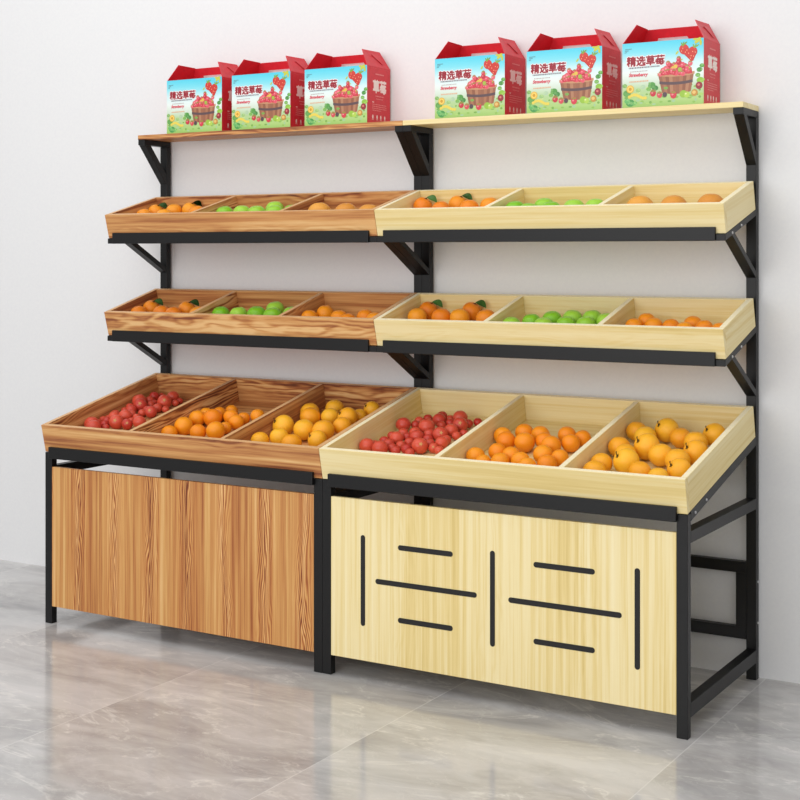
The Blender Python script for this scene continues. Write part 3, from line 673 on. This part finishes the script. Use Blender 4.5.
def make_gift_box():
    r = empty('gift_box', (0, 0, 0))
    mb = MB('red_card', 'ivory_ink'); mb.box(0, BW, 0, BD, 0, BH-.006)
    mb.bm.faces.ensure_lookup_table(); mb.bm.faces[4].material_index = 1      # unseen back, made ivory so the wall gets no red bounce
    mb.build('carton', r, .0008)
    th = .0016
    # rim of the four walls above the tucked lid
    rim = MB('red_card')
    for q in ((0, BW, 0, th), (0, BW, BD-th, BD), (0, th, th, BD-th), (BW-th, BW, th, BD-th)): rim.box(q[0], q[1], q[2], q[3], BH-.006, BH)
    rim.build('carton_rim', r)
    def sheet(pts, n, name, parent, mat='red_card', t=th):
        """thin card polygon with thickness t along n"""
        bm = bmesh.new(); n = Vector(n).normalized()*t
        a = [bm.verts.new(p) for p in pts]; b = [bm.verts.new(Vector(p)+n) for p in pts]; m = len(pts)
        bm.faces.new(a[::-1]); bm.faces.new(b)
        for i in range(m): bm.faces.new((a[i], a[(i+1) % m], b[(i+1) % m], b[i]))
        bmesh.ops.recalc_face_normals(bm, faces=bm.faces)
        me = bpy.data.meshes.new(name); bm.to_mesh(me); bm.free(); me.materials.append(MAT[mat]); o = bpy.data.objects.new(name, me); COL.objects.link(o); o.parent = parent
        return o
    # gable flaps leaning in over both ends
    zt = BH+.061
    f1 = sheet([(BW, .001, BH), (BW, BD-.001, BH), (BW-.026, .126, zt), (BW-.034, .020, zt)], (-1, 0, -.5), 'gable_flap', r)
    f2 = sheet([(0, .001, BH), (0, BD-.001, BH), (.036, .126, zt), (.040, .020, zt)], (1, 0, -.5), 'gable_flap', r)
    # locking tabs folded out of the flaps
    q = lambda a, z: (BW-.030*(z/.061)+.0012, a, BH+z)
    sheet([q(.058, .044), q(.116, .046), q(.112, .012)], (1, 0, .4), 'lock_tab', f1)
    # carrying handle: back panel folded forward, with a hand hole
    yb = lambda z: BD-.001-.031*(z/.058)
    P = lambda x, z: (x, yb(z), BH+z)
    zb, zT = 0.0, .058; xl = lambda z: .001+.036*z/.061; xr = lambda z: BW-.001-.026*z/.061
    h0, h1, w0, w1 = .008, .031, .055, .172
    bm = bmesh.new()
    def card(pts):
        n = Vector((0, 1, .53)).normalized()*th; a = [bm.verts.new(p) for p in pts]; b = [bm.verts.new(Vector(p)+n) for p in pts]; m = len(pts)
        bm.faces.new(a[::-1]); bm.faces.new(b)
        for i in range(m): bm.faces.new((a[i], a[(i+1) % m], b[(i+1) % m], b[i]))
    card([P(xl(0), 0), P(xr(0), 0), P(xr(h0), h0), P(xl(h0), h0)])
    card([P(xl(h0), h0), P(w0, h0), P(w0+.012, h1), P(xl(h1), h1)])
    card([P(w1+.002, h0), P(xr(h0), h0), P(xr(h1), h1), P(w1-.008, h1)])
    card([P(xl(h1), h1), P(xr(h1), h1), P(xr(zT), zT), P(xl(zT), zT)])
    bmesh.ops.recalc_face_normals(bm, faces=bm.faces)
    me = bpy.data.meshes.new('carry_handle'); bm.to_mesh(me); bm.free(); me.materials.append(MAT['red_card']); hd = bpy.data.objects.new('carry_handle', me); COL.objects.link(hd); hd.parent = r
    a = FRONT.build('front_print', lambda x, y, k: (x*BW, -k, y*BH), r, .000003)
    a['label'] = 'printed strawberry picture with red title'
    b = SIDE.build('side_print', lambda x, y, k: (BW+k, x*BD, y*BH), r, .000003)
    b['label'] = 'white lettering on red side'
    return r

def copy_tree(o, parent=None):
    c = o.copy(); COL.objects.link(c)
    if parent: c.parent = parent
    for ch in list(o.children): copy_tree(ch, c)
    return c

proto = make_gift_box()
BOXES = [(-1.0544, 'leftmost of three on the brown top shelf'), (-.7411, 'middle of three on the brown top shelf'), (-.4114, 'rightmost of three on the brown top shelf'),
         (.1283, 'leftmost of three on the pale pine top shelf'), (.4750, 'middle of three on the pale pine top shelf'), (.8100, 'rightmost of three on the pale pine top shelf')]
for i, (x, lab) in enumerate(BOXES):
    b = proto if i == 0 else copy_tree(proto)
    b.location = (x, .4965, 1.7868)
    b['label'] = 'red strawberry gift box, '+lab; b['category'] = 'gift box'; b['group'] = 'strawberry gift boxes'

# ------------------------------------------------------------------ light
w = bpy.data.worlds.new('studio daylight'); scn.world = w; w.use_nodes = True
bg = w.node_tree.nodes['Background']; bg.inputs[0].default_value = (1.0, 1.0, 1.0, 1); bg.inputs[1].default_value = .62

def area(name, loc, target, size, power, col=(1, 1, 1)):
    l = bpy.data.lights.new(name, 'AREA'); l.shape = 'RECTANGLE'; l.size, l.size_y = size; l.energy = power; l.color = col
    o = bpy.data.objects.new(name, l); COL.objects.link(o); o.location = loc
    o.rotation_euler = (Vector(target)-Vector(loc)).to_track_quat('-Z', 'Y').to_euler()
    return o
area('ceiling_softbox', (-.3, -1.6, 4.2), (-.1, .1, .6), (5.0, 3.0), 55)
area('front_fill_softbox', (.2, -6.4, 2.0), (0, .4, 1.0), (6.0, 3.2), 165)  # added fill from the camera side to lighten the wall between trays, not a window

# ------------------------------------------------------------------ camera
cd = bpy.data.cameras.new('camera'); cam = bpy.data.objects.new('camera', cd); COL.objects.link(cam)
cam.location = CAM; cam.rotation_euler = (math.pi/2, 0, YAW)
cd.sensor_fit = 'HORIZONTAL'; cd.sensor_width = 36; cd.lens = 1415.0646*36/800
cd.shift_y = -(400-253.788)/800; cd.clip_start = .05; cd.clip_end = 60
scn.camera = cam

scn.view_settings.view_transform = 'Standard'; scn.view_settings.look = 'None'
scn.view_settings.exposure = .13; scn.view_settings.gamma = 1; scn.view_settings.use_curve_mapping = False
